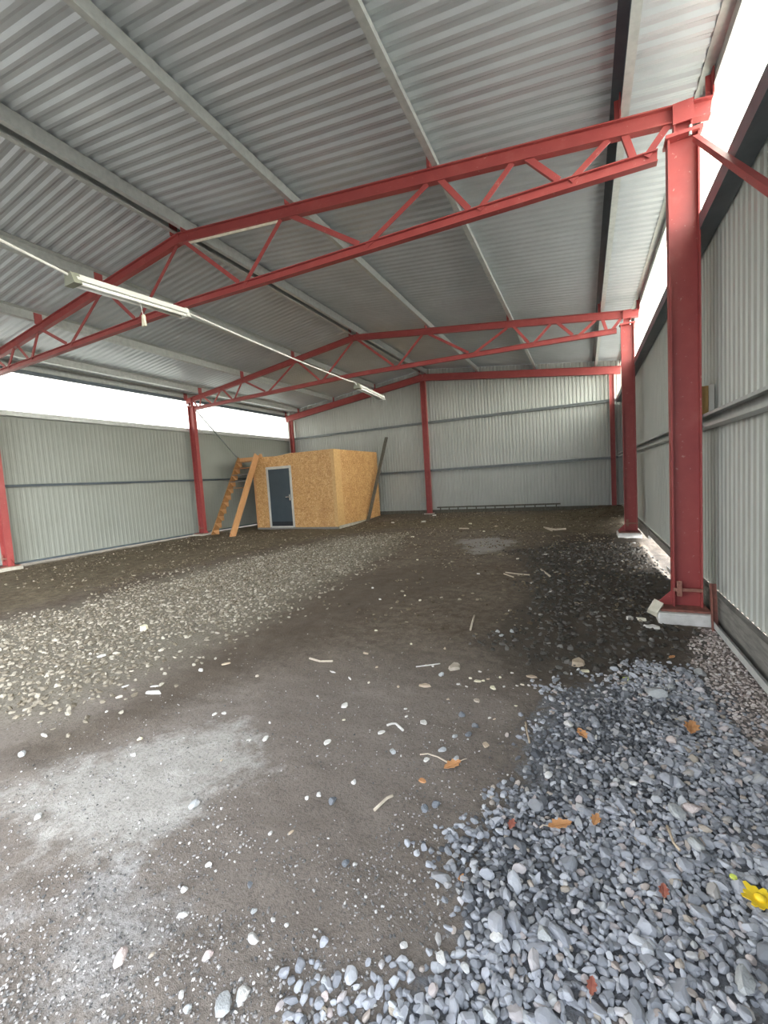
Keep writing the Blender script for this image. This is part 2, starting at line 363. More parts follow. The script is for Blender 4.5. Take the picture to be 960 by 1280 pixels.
# ------------------------------------------------------------------ setting: sheets
def trapz(t0, t1, pitch, depth, fr=(0, .3, .42, .88, 1.0)):
    """corrugation profile along one axis: lists of positions and offsets"""
    P, O = [], []
    n = int((t1 - t0) / pitch) + 1
    for k in range(n):
        for f, o in zip(fr[:4], (0, 0, depth, depth)):
            p = t0 + (k + f) * pitch
            if p <= t1: P.append(p); O.append(o)
    P.append(t1); O.append(O[-1]); return P, O
def roof():
    P, O = trapz(-0.95, 17.55, .158, .022, (0, .24, .48, .76, 1.0)); V, Fc = [], []
    for xa, xb in ((XM, 1.42), (XM, -13.6)):
        n0 = len(V)
        for y, o in zip(P, O):
            for x in (xa, xb): V.append((x, y, zroof(x) + o))
        for i in range(len(P) - 1): Fc.append((n0 + 2*i, n0 + 2*i + 1, n0 + 2*i + 3, n0 + 2*i + 2))
    tag(MB().add(V, Fc).build('ceiling', M['roof']), kind='structure')
roof()
def side_sheet(name, x, sgn, y0, y1, zlo, zhi, m, pitch=.13, depth=.012):
    P, O = trapz(y0, y1, pitch, depth); V = []; Fc = []
    for y, o in zip(P, O):
        for z in (zlo, zhi): V.append((x + sgn * o, y, z))
    for i in range(len(P) - 1): Fc.append((2*i, 2*i + 1, 2*i + 3, 2*i + 2))
    return tag(MB().add(V, Fc).build(name, m), kind='structure')
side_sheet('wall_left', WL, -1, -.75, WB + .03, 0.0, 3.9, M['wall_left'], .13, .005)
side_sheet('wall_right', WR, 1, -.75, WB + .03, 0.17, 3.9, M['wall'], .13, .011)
k = 0
for x, sg in ((WL - .02, -1), (WR + .02, 1)):
    for ya, yb_ in ((Y0 - .1, Y1), (Y1, Y2), (Y2, WB)):
        k += 1
        side_sheet('window_%d' % k, x, sg, ya, yb_, 3.86, zroof(x) - .005, M['poly'], .11, .02)
def front():
    # unseen sheeted gable, added over the open front to cut light on the roof
    P, O = trapz(WL - .03, WR + .03, .13, .012); V = []; Fc = []
    for x, o in zip(P, O):
        for z in (3.9, zroof(x)): V.append((x, -.78 - o, z))
    for i in range(len(P) - 1): Fc.append((2*i, 2*i + 1, 2*i + 3, 2*i + 2))
    tag(MB().add(V, Fc).build('wall_front_light_block', M['wall']), kind='structure')
front()
def back():
    P, O = trapz(WL - .03, WR + .03, .13, .024, (0, .55, .66, .90, 1.0)); V = []; Fc = []
    for x, o in zip(P, O):
        for z in (0.03, zroof(x)): V.append((x, WB + o, z))
    for i in range(len(P) - 1): Fc.append((2*i, 2*i + 1, 2*i + 3, 2*i + 2))
    tag(MB().add(V, Fc).build('wall_back', M['wall']), kind='structure')
back()
tag(MB().box((1.17, -.75, -.16), (1.225, 7.4, .185)).box((1.17, 10.3, -.02), (1.225, 17.3, .185)).box((1.185, 7.4, .06), (1.225, 10.3, .185)).build('baseboard_right', M['timber_grey']), kind='structure')
tag(MB().prism(L_prof(.06, .06, .008), (1.10, -.75, -.085), (1.10, 7.6, -.085), (1, 0, 0)).build('trim_1', M['zinc_trim']), kind='structure')
tag(MB().box((WL, 17.30, -.12), (WR, 17.36, .16)).build('baseboard_back', M['timber_dark']), kind='structure')
tag(MB().box((-13.39, -.7, -.02), (-13.34, 17.3, .03)).build('baseboard_left', M['galv_dark']), kind='structure')

# ------------------------------------------------------------------ steel frame
def column(x, y, label, hpost=ZC, out=1):
    t = thing('steel_column', (x, y, 0), label, 'column', 'red steel columns')
    MB().prism(I_prof(.262, .14, .012, .016), (x, y, .022), (x, y, hpost - .02), (1, 0, 0)).build('post', M['red'], t)
    MB().box((x - .26, y - .20, 0), (x + .17, y + .17, .022)).build('base_plate', M['red_worn'], t)
    s = -1 if out > 0 else 1
    g = MB().prism([(0, 0), (.125, 0), (.125, .03), (0, .16)], (x + s * .131, y - .006, .022), (x + s * .131, y + .006, .022), (s, 0, 0), (0, 0, 1))
    g.build('gusset', M['red'], t)
    MB().box((x - .129, y - .085, .19), (x + .129, y - .072, .225)).box((x - .10, y - .092, .14), (x - .055, y - .072, .30)).build('splice_band', M['weld'], t)
    MB().box((x - .15, y - .10, hpost - .02), (x + .15, y + .10, hpost + .012)).build('cap_plate', M['red'], t)
    MB().tube([(x + .05, y - .085, hpost - .05), (x + .05, y - .085, hpost + .04)], .013, 6).build('bolt', M['galv'], t)
    return t
column(XR, Y1, 'tall red steel column nearest the camera, standing by the right wall')
column(XR, Y2, 'red steel column on a pale pad, second back along the right wall')
column(XL, Y1, 'red steel column cut by the left edge of the photo', out=-1)
column(XL, Y2, 'red steel column by the left wall, beside the wooden stair', out=-1)
def pad(x, y, label, m, big=1.0):
    z = gz(x, y) - .06
    mb = MB().box((x - .29 * big, y - .26, z), (x + .19 * big, y + .22, -.002))
    tag(mb.build('concrete_pad', m, origin=(x, y, z), bevel=.012), label, 'concrete pad', 'concrete pads under the columns')
pad(XR, Y1, 'white concrete pad under the near right column', M['concrete'])
pad(XR, Y2, 'pale concrete pad under the second column of the right wall', M['concrete'])
pad(XL, Y1, 'dusty concrete pad under the column at the left edge', M['concrete_old'])
pad(XL, Y2, 'dusty concrete pad under the column beside the stair', M['concrete_old'])

TOPS = [-6.07, -3.90, -1.63, -.62, .35, .87]
BOTS = [-4.80, -2.64, -1.14, -.14, .56]
def truss(y, label):
    t = thing('roof_truss', (XM, y, 4.70), label, 'roof truss', 'red lattice roof trusses')
    def zt(x): return zchord(x)
    # top chord: channel section laid with the web towards the camera; two slopes meet at the ridge
    pts = [(XM, zt(XM)), (1.24, zt(1.24))]
    for sgn in (1, -1):
        xe = XM + sgn * (1.18 - XM)
        a = Vector((XM, y, zt(XM) - .085)); b = Vector((xe, y, zt(xe) - .095))
        MB().prism(I_prof(.165, .09, .010, .014), a, b, (0, 0, 1), (0, 1, 0)).build('top_chord', M['red'], t)
        MB().prism(I_prof(.115, .09, .010, .012), (XM, y, 4.755), (XM + sgn * (.74 - XM), y, 4.635), (0, 0, 1), (0, 1, 0)).build('bottom_chord', M['red'], t)
        def X(x): return XM + sgn * (x - XM)
        nodes = []
        for i, b_ in enumerate(BOTS):
            nodes.append((TOPS[i] + .07, b_ - .06)); nodes.append((TOPS[i + 1] - .06, b_ + .06))
        for xt, xb in nodes:
            MB().prism(L_prof(.065, .05, .007), (X(xt), y - .025, zt(X(xt)) - .155), (X(xb), y - .025, 4.80 - .12 * (xb - XM) / 6.8), (1, 0, 0)).build('diagonal', M['red'], t)
        xs = X(XR)   # stub over the column head
        MB().prism(I_prof(.15, .10, .010, .012), (xs, y, ZC + .012), (xs, y, zt(xs) - .172), (1, 0, 0)).build('support_stub', M['red'], t)
        MB().box((xs - .085, y - .062, zt(xs) - .20), (xs + .085, y - .046, zt(xs) - .01)).build('joint_plate', M['red'], t)
    for px in PURLINS:
        s2 = -1 if px > XM else 1
        z = zt(px)
        MB().box((px + s2 * .012 - .006 + (.0), y - .075, z - .01), (px + s2 * .012 + .006, y + .075, z + .22)).box((px + s2 * .012 - .05, y - .006, z - .01), (px + s2 * .012, y + .006, z + .2)).build('purlin_cleat', M['red'], t)
    if y == Y1:   # pale strip along the underside of the top chord, next to the ridge
        tag(MB().beam((-5.85, y - .01, zt(-5.85) - .176), (-4.0, y - .01, zt(-4.0) - .176), .06, .012, (0, 0, 1), (0, 1, 0)).build('flange_strip', M['foam'], t), 'cream strip under the red top chord')
    return t
PURLINS = [-5.93, -3.80, -1.62, .43, 1.20, -6.21, -8.34, -10.52, -12.57, -13.34]
truss(Y1, 'red welded roof truss nearest the camera, meeting the near right column')
truss(Y2, 'red welded roof truss farther back, in front of the back wall')

def gable():
    t = thing('gable_frame', (XM, Y3, 0), 'red steel end frame against the back wall, with ridge post and corner posts', 'steel frame')
    for sgn in (1, -1):
        xe = XM + sgn * (1.22 - XM)
        MB().prism(I_prof(.27, .14, .010, .014), (XM, Y3, zchord(XM) - .135), (xe, Y3, zchord(xe) - .135), (0, 0, 1), (0, 1, 0)).build('rafter', M['red'], t)
    for x in (XL + .02, XR - .02):
        MB().prism(I_prof(.15, .14, .010, .012), (x, Y3, -.02), (x, Y3, zchord(x) - .27), (1, 0, 0)).build('corner_post', M['red'], t)
    MB().prism(I_prof(.22, .14, .010, .012), (XM, Y3, .05), (XM, Y3, zchord(XM) - .26), (1, 0, 0)).build('ridge_post', M['red'], t)
    MB().box((XM - .17, Y3 - .14, .03), (XM + .17, Y3 + .10, .05)).build('base_plate', M['red_worn'], t)
    for px in PURLINS:
        z = zchord(px)
        s2 = -1 if px > XM else 1
        MB().box((px + s2 * .012 - .006, Y3 - .06, z - .01), (px + s2 * .012 + .006, Y3 + .06, z + .22)).build('purlin_cleat', M['red'], t)
gable()
tag(MB().box((XM - .24, Y3 - .26, -.14), (XM + .2, Y3 + .12, .029)).build('concrete_pad', M['concrete'], origin=(XM, Y3, -.14), bevel=.01), 'pale concrete pad under the ridge post at the back wall', 'concrete pad', 'concrete pads under the columns')
tag(MB().box((XR - .32, Y3 - .34, -.16), (XR + .14, Y3 + .12, -.022)).build('concrete_pad', M['concrete_old'], origin=(XR, Y3, -.16), bevel=.02), 'dusty concrete pad in the back right corner', 'concrete pad', 'concrete pads under the columns')

plab = {-5.93: 'ridge purlin on the right-wall side of the ridge, with its pale web showing', -6.21: 'ridge purlin on the left-wall side of the ridge, behind a dark slot',
        -3.80: 'galvanised purlin next to the ridge on the right roof slope', -1.62: 'galvanised purlin halfway down the right roof slope',
        .43: 'purlin with shade painted on its side, crossing just inside the near right column head', 1.20: 'bright eaves purlin along the top of the right translucent band',
        -8.34: 'galvanised purlin next to the ridge on the left roof slope', -10.52: 'galvanised purlin halfway down the left roof slope',
        -12.57: 'purlin just inside the left eaves, second from the left wall', -13.34: 'eaves purlin along the top of the left translucent band'}
for px in PURLINS:
    # C section; the web faces the ridge on the right slope's inner ones, flanges opened downhill
    z = zchord(px) + .15; opn = 1 if px > XM else -1
    if px == -5.93: opn = -1
    if px == -6.21: opn = 1
    side = Vector((opn, 0, 0)); tilt = -.1226 if px > XM else .1226
    if abs(px - XM) < .3:
        o = MB().prism(C_prof(.19, .075, .006, .022), (px, -.92, z), (px, 17.38, z), side, (0, 0, 1)).build('roof_purlin', M['galv'], origin=(px, -.92, z))
    elif px == .43:   # shade painted dark on web and top flange; lower flange left bright
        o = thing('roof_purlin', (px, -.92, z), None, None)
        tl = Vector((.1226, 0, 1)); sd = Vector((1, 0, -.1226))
        MB().prism([(0, -.095), (.006, -.095), (.006, .095), (-.10, .095), (-.10, .089), (0, .089)], (px, -.92, z), (px, 17.38, z), sd, tl).build('web', M['galv_dark'], o)['label'] = 'web with its shade painted on'
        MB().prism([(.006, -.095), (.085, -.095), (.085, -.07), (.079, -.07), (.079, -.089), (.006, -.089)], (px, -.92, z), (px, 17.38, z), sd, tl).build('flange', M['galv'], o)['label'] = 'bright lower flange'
    else:
        o = MB().prism(Z_prof(.19, .08, .006, .022), (px, -.92, z), (px, 17.38, z), Vector((opn, 0, -.1226)), Vector((.1226 * opn, 0, 1))).build('roof_purlin', M['galv'], origin=(px, -.92, z))
    tag(o, plab[px], 'purlin', 'galvanised roof purlins')

def girt(p, q, side, h, b, m, label, lip=.03):
    o = MB().prism(C_prof(h, b, .006, lip), p, q, side, (0, 0, 1)).build('wall_girt', m, origin=p)
    tag(o, label, 'girt', 'steel wall girts')
girt((1.225, -.7, 1.95), (1.225, 17.3, 1.95), (-1, 0, 0), .135, .13, M['galv'], 'galvanised mid-height rail along the right wall, carrying a wooden block', .028)
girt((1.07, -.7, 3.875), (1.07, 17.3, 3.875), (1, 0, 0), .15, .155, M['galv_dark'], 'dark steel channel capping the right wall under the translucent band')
girt((-13.395, -.7, 2.02), (-13.395, 17.3, 2.02), (1, 0, 0), .06, .10, M['galv_dark'], 'thin dark mid-height rail along the left wall', .012)
girt((-13.26, -.7, 3.88), (-13.26, 17.3, 3.88), (-1, 0, 0), .13, .13, M['galv'], 'grey steel channel capping the left wall under the translucent band')
girt((-13.3, 17.40, 3.90), (1.1, 17.40, 3.90), (0, -1, 0), .09, .11, M['galv_mid'], 'upper galvanised rail crossing the back wall', .025)
girt((-13.3, 17.40, 1.87), (1.1, 17.40, 1.87), (0, -1, 0), .09, .11, M['galv_mid'], 'lower galvanised rail crossing the back wall', .025)
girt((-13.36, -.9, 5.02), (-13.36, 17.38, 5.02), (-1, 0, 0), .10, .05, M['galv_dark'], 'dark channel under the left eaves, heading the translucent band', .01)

def brace(p, q, label, m, w=.07):
    o = MB().prism(L_prof(w, w, .008), p, q, (0, 1, 0)).build('diagonal_brace', m, origin=p)
    tag(o, label, 'brace', 'diagonal wall braces')
brace((1.015, -.40, .02), (1.015, 5.24, 4.66), 'pale red diagonal brace running off the near right column head past the photo edge', M['red'], .045)
brace((-13.16, 16.6, .02), (-13.16, 11.52, 4.68), 'thin dark diagonal brace on the left wall above the stair', M['galv_mid'], .05)
# short angle standing against the near column's base
o = MB().prism(L_prof(.055, .05, .01), (1.085, 4.98, gz(1.085, 4.98) - .05), (1.10, 5.13, .32), (1, 0, 0)).build('steel_angle', M['red_worn'], origin=(1.085, 4.98, gz(1.085, 4.98)))
tag(o, 'short rusty red steel angle standing in front of the near right column base', 'steel angle')
# wooden block on the right girt
t = thing('wooden_block', (1.16, 5.55, 2.018), 'wooden block standing on the right wall rail behind the near column', 'block')
MB().box((1.115, 5.47, 2.018), (1.215, 5.66, 2.32)).build('core', M['plywood'], t)
MB().box((1.175, 5.455, 2.018), (1.222, 5.47, 2.325)).build('end_board', M['frame'], t)

# ------------------------------------------------------------------ OSB room
def osb_room():
    x0, x1, y0, y1, zt = -12.08, -8.24, 13.22, 16.75, 2.83
    t = thing('plywood_cabin', (x0, y0, -.06), 'orange chipboard cabin with a slate door, in the back left corner', 'cabin')
    th = .03
    # front panel with the door opening cut out and a slight dip in the top edge
    dx0, dx1, dz = -11.42, -10.20, 2.37
    fr = MB()
    def slab(pts): fr.prism([(p[0], p[1]) for p in pts], (0, y0, 0), (0, y0 + th, 0), (1, 0, 0), (0, 0, 1))
    slab([(x0, -.04), (dx0, -.04), (dx0, 2.79), (x0, 2.80)]); slab([(dx0, dz), (dx1, dz), (dx1, 2.83), (-10.9, 2.77), (dx0, 2.79)]); slab([(dx1, -.04), (x1, -.04), (x1, zt), (dx1, 2.83)])
    fr.build('front_panel', M['osb'], t)
    MB().box((x1 - th, y0 + th, -.0), (x1, y1, zt - .01)).build('side_panel', M['osb'], t)
    MB().box((x0, y0 + th, -.02), (x0 + th, y1, zt - .03)).build('side_panel', M['osb'], t)
    MB().box((x0, y1, -.02), (x1, y1 + th, zt - .03)).build('back_panel', M['osb'], t)
    MB().box((x0 + th, y0 + th, zt - .10), (x1 - th, y1, zt - .06)).build('roof_panel', M['osb'], t)
    MB().box((x1 - .002, y0 - .012, -.02), (x1 + .012, y0 + .45, zt - .005)).box((x1 - .13, y0 - .012, -.03), (x1 - .0, y0, zt - .003)).build('corner_strip', M['osb_pale'], t)
    MB().box((x1 - .06, y0 + .05, -.12), (x1 + .03, y1, .0)).build('sill', M['concrete_old'], t)
    MB().box((x0, y0 - .02, -.14), (x1, y0 + .05, -.035)).build('sill', M['timber_grey'], t)
    MB().box((x0 - .015, y0 - .015, -.06), (x0 + .06, y0, 2.80)).build('corner_batten', M['pine'], t)
    fw = .085
    MB().box((dx0, y0 - .025, -.03), (dx0 + fw, y0 + .07, dz)).box((dx1 - fw, y0 - .025, -.03), (dx1, y0 + .07, dz)).box((dx0 + fw, y0 - .025, dz - .10), (dx1 - fw, y0 + .07, dz)).box((dx0 + fw, y0 - .02, -.04), (dx1 - fw, y0 + .07, .02)).build('door_frame', M['frame'], t)
    d = MB().box((dx0 + fw, y0, .02), (dx1 - fw, y0 + .045, dz - .10)).build('door', M['door'], t)
    MB().box((dx0 + fw + .02, y0 - .006, .03), (dx1 - fw - .02, y0, .20)).build('kick_panel', M['door_low'], d)
    hx = dx1 - fw - .07
    MB().box((hx - .03, y0 - .008, 1.02), (hx + .03, y0, 1.26)).tube([(hx, y0 - .008, 1.16), (hx, y0 - .06, 1.16), (hx - .16, y0 - .06, 1.155)], .014, 6).build('handle', M['chrome'], d)
    tag(MB().box((-11.82, y0 - .0, 2.80), (-11.62, y0 + .09, 2.88)).box((-11.72, y0 + .01, 2.88), (-11.64, y0 + .08, 2.93)).build('wood_offcut', M['pine'], origin=(-11.7, y0, 2.80)), 'small orange wood offcut lying on the cabin top edge', 'wood offcut')
osb_room()
def stair():
    a0 = Vector((-12.72, 11.50, -.12)); a1 = Vector((-12.62, 13.10, 2.80))
    b0 = Vector((-11.50, 11.22, -.14)); b1 = Vector((-11.74, 13.10, 2.88))
    t = thing('wooden_stair', a0, 'steep open pine stair leaning against the left end of the chipboard cabin', 'stair')
    MB().beam(a0, a1, .05, .24, (1, 0, 0)).build('stringer', M['pine_dark'], t)
    MB().beam(b0, b1, .06, .24, (1, 0, 0)).build('stringer', M['pine'], t)
    n = 11
    for k in range(n):
        f = (k + .75) / (n + .4)
        pa = a0.lerp(a1, f); pb = b0.lerp(b1, f)
        # bearer cleats nailed on the inner face, with stepped triangular ends
        MB().prism([(-.16, 0), (.08, 0), (.08, -.17), (.02, -.17)], (pa.x + .025, pa.y, pa.z), (pa.x + .10, pa.y, pa.z), (0, 1, 0), (0, 0, 1)).build('bearer', M['pine'], t)
        if k >= 6:
            MB().add([(pa.x + .02, pa.y - .14, pa.z), (pb.x - .03, pb.y - .14, pa.z), (pb.x - .03, pb.y + .10, pa.z), (pa.x + .02, pa.y + .10, pa.z),
                      (pa.x + .02, pa.y - .14, pa.z + .03), (pb.x - .03, pb.y - .14, pa.z + .03), (pb.x - .03, pb.y + .10, pa.z + .03), (pa.x + .02, pa.y + .10, pa.z + .03)],
                     [(0, 3, 2, 1), (4, 5, 6, 7), (0, 1, 5, 4), (1, 2, 6, 5), (2, 3, 7, 6), (3, 0, 4, 7)]).build('tread', M['timber_grey'] if k in (7, 8) else M['pine_dark'], t)
    MB().box((-12.62, 13.06, 2.66), (-11.74, 13.10, 2.82)).build('top_board', M['pine'], t)
stair()
o = MB().beam((-8.09, 15.28, gz(-8.09, 15.28) - .02), (-7.91, 17.20, 3.46), .13, .06, (1, 0, 0)).build('plank', M['timber_dark'], origin=(-8.17, 15.28, gz(-8.17, 15.28)))
tag(o, 'long dark weathered plank leaning past the right side of the chipboard cabin', 'plank')
# low frame lying along the back wall
def low_frame():
    x0, x1, y = -5.72, -.85, 17.18; z0 = max(gz(-4, y), gz(-2, y)) - .0
    t = thing('metal_ladder', (x0, y, z0), 'long dark ladder lying on its edge along the foot of the back wall', 'ladder')
    MB().box((x0, y - .02, z0), (x1, y + .02, z0 + .06)).build('rail', M['timber_dark'], t)
    MB().box((x0, y - .02, z0 + .21), (x1 - .0, y + .02, z0 + .265)).build('rail', M['timber_dark'], t)
    n = 13
    for k in range(n):
        x = x0 + .15 + k * (x1 - x0 - .3) / (n - 1)
        MB().box((x - .02, y - .015, z0 + .06), (x + .02, y + .015, z0 + .21)).build('rung', M['timber_dark'], t)
low_frame()

# ------------------------------------------------------------------ lamps on the cable
LX = -5.2
def lamp(y0, z0, y1, z1, label, cord=False):
    t = thing('hanging_lamp', (LX, y0, z0), label, 'lamp', 'fluorescent lamps on the cable')
    a = Vector((LX, y0, z0)); b = Vector((LX, y1, z1)); d = (b - a).normalized()
    MB().prism([(-.09, 0), (.09, 0), (.055, .075), (-.055, .075)], a + d * .05, b - d * .02, (1, 0, 0), (0, 0, 1)).build('housing', M['lamp_body'], t)
    for s in (-.05, .05):
        o_ = Vector((s, 0, -.022))
        MB().tube([a + d * .09 + o_, b - d * .05 + o_], .020, 10).build('tube', M['tube'], t, smooth=True)
    MB().prism([(-.095, -.045), (.095, -.045), (.06, .08), (-.06, .08)], a, a + d * .09, (1, 0, 0), (0, 0, 1)).build('end_cap', M['lamp_cap'], t)
    MB().prism([(-.095, -.045), (.095, -.045), (.06, .08), (-.06, .08)], b - d * .05, b, (1, 0, 0), (0, 0, 1)).build('end_cap', M['lamp_body'], t)
    if cord:
        p = a.lerp(b, .52)
        c = MB().tube([p + Vector((.05, 0, -.02)), p + Vector((.06, .02, -.19))], .004, 5).build('pull_cord', M['cable'], t)
        MB().prism([(-.02, 0), (.02, 0), (.032, -.14), (-.032, -.14)], p + Vector((.06, .01, -.19)), p + Vector((.06, .035, -.19)), (1, 0, 0), (0, 0, 1)).build('pull_tag', M['cream'], c)
lamp(3.0, 4.03, 4.57, 4.14, 'white double-tube lamp with a pull cord, hanging before the near truss', True)
lamp(9.68, 3.99, 11.2, 3.90, 'white lamp hanging on the cable before the farther truss')
def cable():
    z = lambda y: 4.16 - .0
    pts = [(LX, -.9, 4.62), (LX, .8, 4.32), (LX, 2.4, 4.18), (LX, 3.0, 4.09)]
    MBc = MB().tube(pts, .015, 6)
    pts2 = [(LX, 4.57, 4.19)]
    for k in range(1, 12):
        f = k / 12; y = 4.57 + f * (9.68 - 4.57); pts2.append((LX, y, 4.19 - .13 * f - .10 * math.sin(math.pi * f) * .3))
    pts2 += [(LX, 9.60, 4.08), (LX, 9.69, 4.03)]
    MBc.tube(pts2, .015, 6)
    tag(MBc.build('lamp_cable', M['cable'], origin=(LX, 3.0, 4.1)), 'thin pale cable strung under the roof between the two lamps', 'cable')
cable()

# ------------------------------------------------------------------ stones: shapes
def ico(sub):
    import bmesh
    bm = bmesh.new(); bmesh.ops.create_icosphere(bm, subdivisions=sub, radius=1)
    V = np.array([v.co[:] for v in bm.verts]); Fc = np.array([[v.index for v in f.verts] for f in bm.faces]); bm.free(); return V, Fc
ICO = {1: ico(1), 2: ico(2), 3: ico(3)}
def stone_shape(sub, r):
    """a pebble with flat cut facets"""
    V, Fc = ICO[sub]; V = V.copy()
    for _ in range(9):
        n = r.normal(size=3); n /= np.linalg.norm(n); d = r.uniform(.45, .8)
        h = V @ n; V -= np.maximum(h - d, 0)[:, None] * n * .92
    V += r.normal(size=V.shape) * .015
    V /= np.abs(V).max(0)
    return V, Fc
SH = {s: [stone_shape(s, rng) for _ in range(24)] for s in (1, 2)}
def scatter(name, pts, size, flat, sub, m, label, cat, sink=.25, stack=None):
    n = len(pts); base = SH[sub]; nv = len(base[0][0]); nf = len(base[0][1])
    VV = np.empty((n, nv, 3)); FF = np.empty((n, nf, 3), np.int64)
    for i in range(n):
        V, Fc = base[rng.integers(len(base))]
        s = size[i]; sc = np.array([s * rng.uniform(.85, 1.35), s * rng.uniform(.6, 1.0), s * flat * rng.uniform(.75, 1.2)])
        W = V * sc
        a, b, c = rng.uniform(0, 6.28), rng.normal() * .28, rng.normal() * .28
        Rz = np.array([[math.cos(a), -math.sin(a), 0], [math.sin(a), math.cos(a), 0], [0, 0, 1]])
        Rx = np.array([[1, 0, 0], [0, math.cos(b), -math.sin(b)], [0, math.sin(b), math.cos(b)]])
        Ry = np.array([[math.cos(c), 0, math.sin(c)], [0, 1, 0], [-math.sin(c), 0, math.cos(c)]])
        W = W @ (Rz @ Rx @ Ry).T
        zz = (0 if stack is None else stack[i])
        W[:, 2] += sc[2] * (1 - 2 * sink) + zz
        W[:, 0] += pts[i, 0]; W[:, 1] += pts[i, 1]; W[:, 2] += pts[i, 2]
        VV[i] = W; FF[i] = Fc + i * nv
    o = np_mesh(name, VV.reshape(-1, 3), FF.reshape(-1, 3), m, False)
    return tag(o, label, cat, kind='stuff')
def pts_on(x, y): return np.stack([x, y, hz(x, y)], -1)
PADS = [(XR, Y1), (XR, Y2), (XL, Y1), (XL, Y2)]
def off_pads(x, y):
    k = np.ones(len(x), bool)
    for a, b in PADS: k &= ~((x > a - .33) & (x < a + .24) & (y > b - .31) & (y < b + .27))
    return k
def jitter(x0, x1, y0, y1, step):
    X, Y = np.meshgrid(np.arange(x0, x1, step), np.arange(y0, y1, step))
    return (X + rng.uniform(-.45, .45, X.shape) * step).ravel(), (Y + rng.uniform(-.45, .45, Y.shape) * step).ravel()
# right bed: coarse blue-grey stone
x, y = jitter(-1.1, 1.22, .75, 5.2, .0232)
d = sdf(P_RIGHT, x, y) + .45 * (vnoise(x * 3, y * 3, 21) - .5) + .12 * (vnoise(x * 9, y * 9, 22) - .5)
keep = (rng.random(len(x)) < sst(-.20, .22, d)) & ~((sdf(P_PINK, x, y) > 0) & (rng.random(len(x)) < .9))
keep &= off_pads(x, y); x, y, d = x[keep], y[keep], d[keep]
sz = .0125 + .0095 * rng.random(len(x)) ** 1.4; big = rng.random(len(x)) < .055; sz[big] *= rng.uniform(1.4, 2.1, big.sum())
st = np.where(d > .1, rng.uniform(0, .014, len(x)), 0)
dk = sdf(P_DARK2, x, y) + .5 * (vnoise(x * 2.5, y * 2.5, 71) - .5) + .35 * (vnoise(x * 8, y * 8, 72) - .5)
isd = rng.random(len(x)) < sst(-.22, .22, dk) * .8
scatter('gravel', pts_on(x, y)[isd], sz[isd] * .92, .6, 2, stone_mat('dark_crushed_stone', [(0, (.09, .095, .105)), (.5, (.16, .165, .178)), (.85, (.25, .255, .27)), (1, (.40, .39, .38))]), 'darker crushed stone at the upper end of the gravel bed, before the near column', 'gravel', .28, st[isd])
isd = ~isd
scatter('gravel', pts_on(x, y)[isd], sz[isd], .62, 2, M['gravel_right'], 'bed of blue-grey crushed stone filling the bottom right of the floor', 'gravel', .26, st[isd])
# left band: smaller pale stone
x, y = jitter(-13.2, -2.2, 1.6, 14.5, .052)
d = sdf(P_LEFT, x, y) + .9 * (vnoise(x * 1.6, y * 1.6, 31) - .5) + .4 * (vnoise(x * 5, y * 5, 32) - .5)
keep = rng.random(len(x)) < sst(-.7, .8, d) * .85
keep &= off_pads(x, y); x, y = x[keep], y[keep]
scatter('gravel', pts_on(x, y), .013 + .018 * rng.random(len(x)) ** 1.5, .6, 1, M['gravel_left'], 'band of pale crushed stone across the left of the floor', 'gravel', .3)
# pinkish strip along the right wall
x, y = jitter(.55, 1.22, 3.0, 6.0, .028)
d = sdf(P_PINK, x, y) + .12 * (vnoise(x * 7, y * 7, 41) - .5)
keep = rng.random(len(x)) < sst(-.04, .05, d)
keep &= off_pads(x, y); x, y = x[keep], y[keep]
scatter('gravel', pts_on(x, y), .009 + .010 * rng.random(len(x)) ** 1.5, .65, 1, M['gravel_pink'], 'strip of fine pinkish gravel along the foot of the right wall', 'gravel', .25)
# dark soil clods on the right, behind the bed
x, y = jitter(-1.6, 1.2, 3.4, 10.2, .06)
d = np.maximum(sdf(P_DARK, x, y), sdf(P_DARK2, x, y)) + .6 * (vnoise(x * 2.2, y * 2.2, 51) - .5)
keep = rng.random(len(x)) < sst(-.1, .4, d) * .75
keep &= off_pads(x, y); x, y = x[keep], y[keep]
scatter('gravel', pts_on(x, y), .014 + .022 * rng.random(len(x)) ** 1.6, .6, 1, stone_mat('dark_damp_rubble', [(0, (.05, .046, .04)), (.6, (.085, .078, .068)), (.9, (.14, .13, .12)), (1, (.28, .27, .25))]), 'dark damp rubble around the near right column foot', 'gravel', .3)
# crumbly soil over the back half
n = 22000
x = rng.uniform(-13, 1.0, n); y = 4.2 + 13 * rng.random(n) ** .8
dn = vnoise(x * 1.3, y * 1.3, 81) * .55 + .45 * vnoise(x * 4, y * 4, 82)
keep = (rng.random(n) < sst(.3, .7, dn)) & off_pads(x, y) & ~((x < -8.0) & (y > 12.9))
x, y = x[keep], y[keep]
scatter('soil_clods', pts_on(x, y), .009 + .022 * rng.random(len(x)) ** 2.0, .6, 1, stone_mat('crumbly_brown_soil', [(0, (.07, .053, .034)), (.4, (.13, .10, .066)), (.75, (.22, .18, .125)), (1, (.42, .37, .29))]), 'crumbly brown soil and small clods over the back of the floor', 'soil', .35)
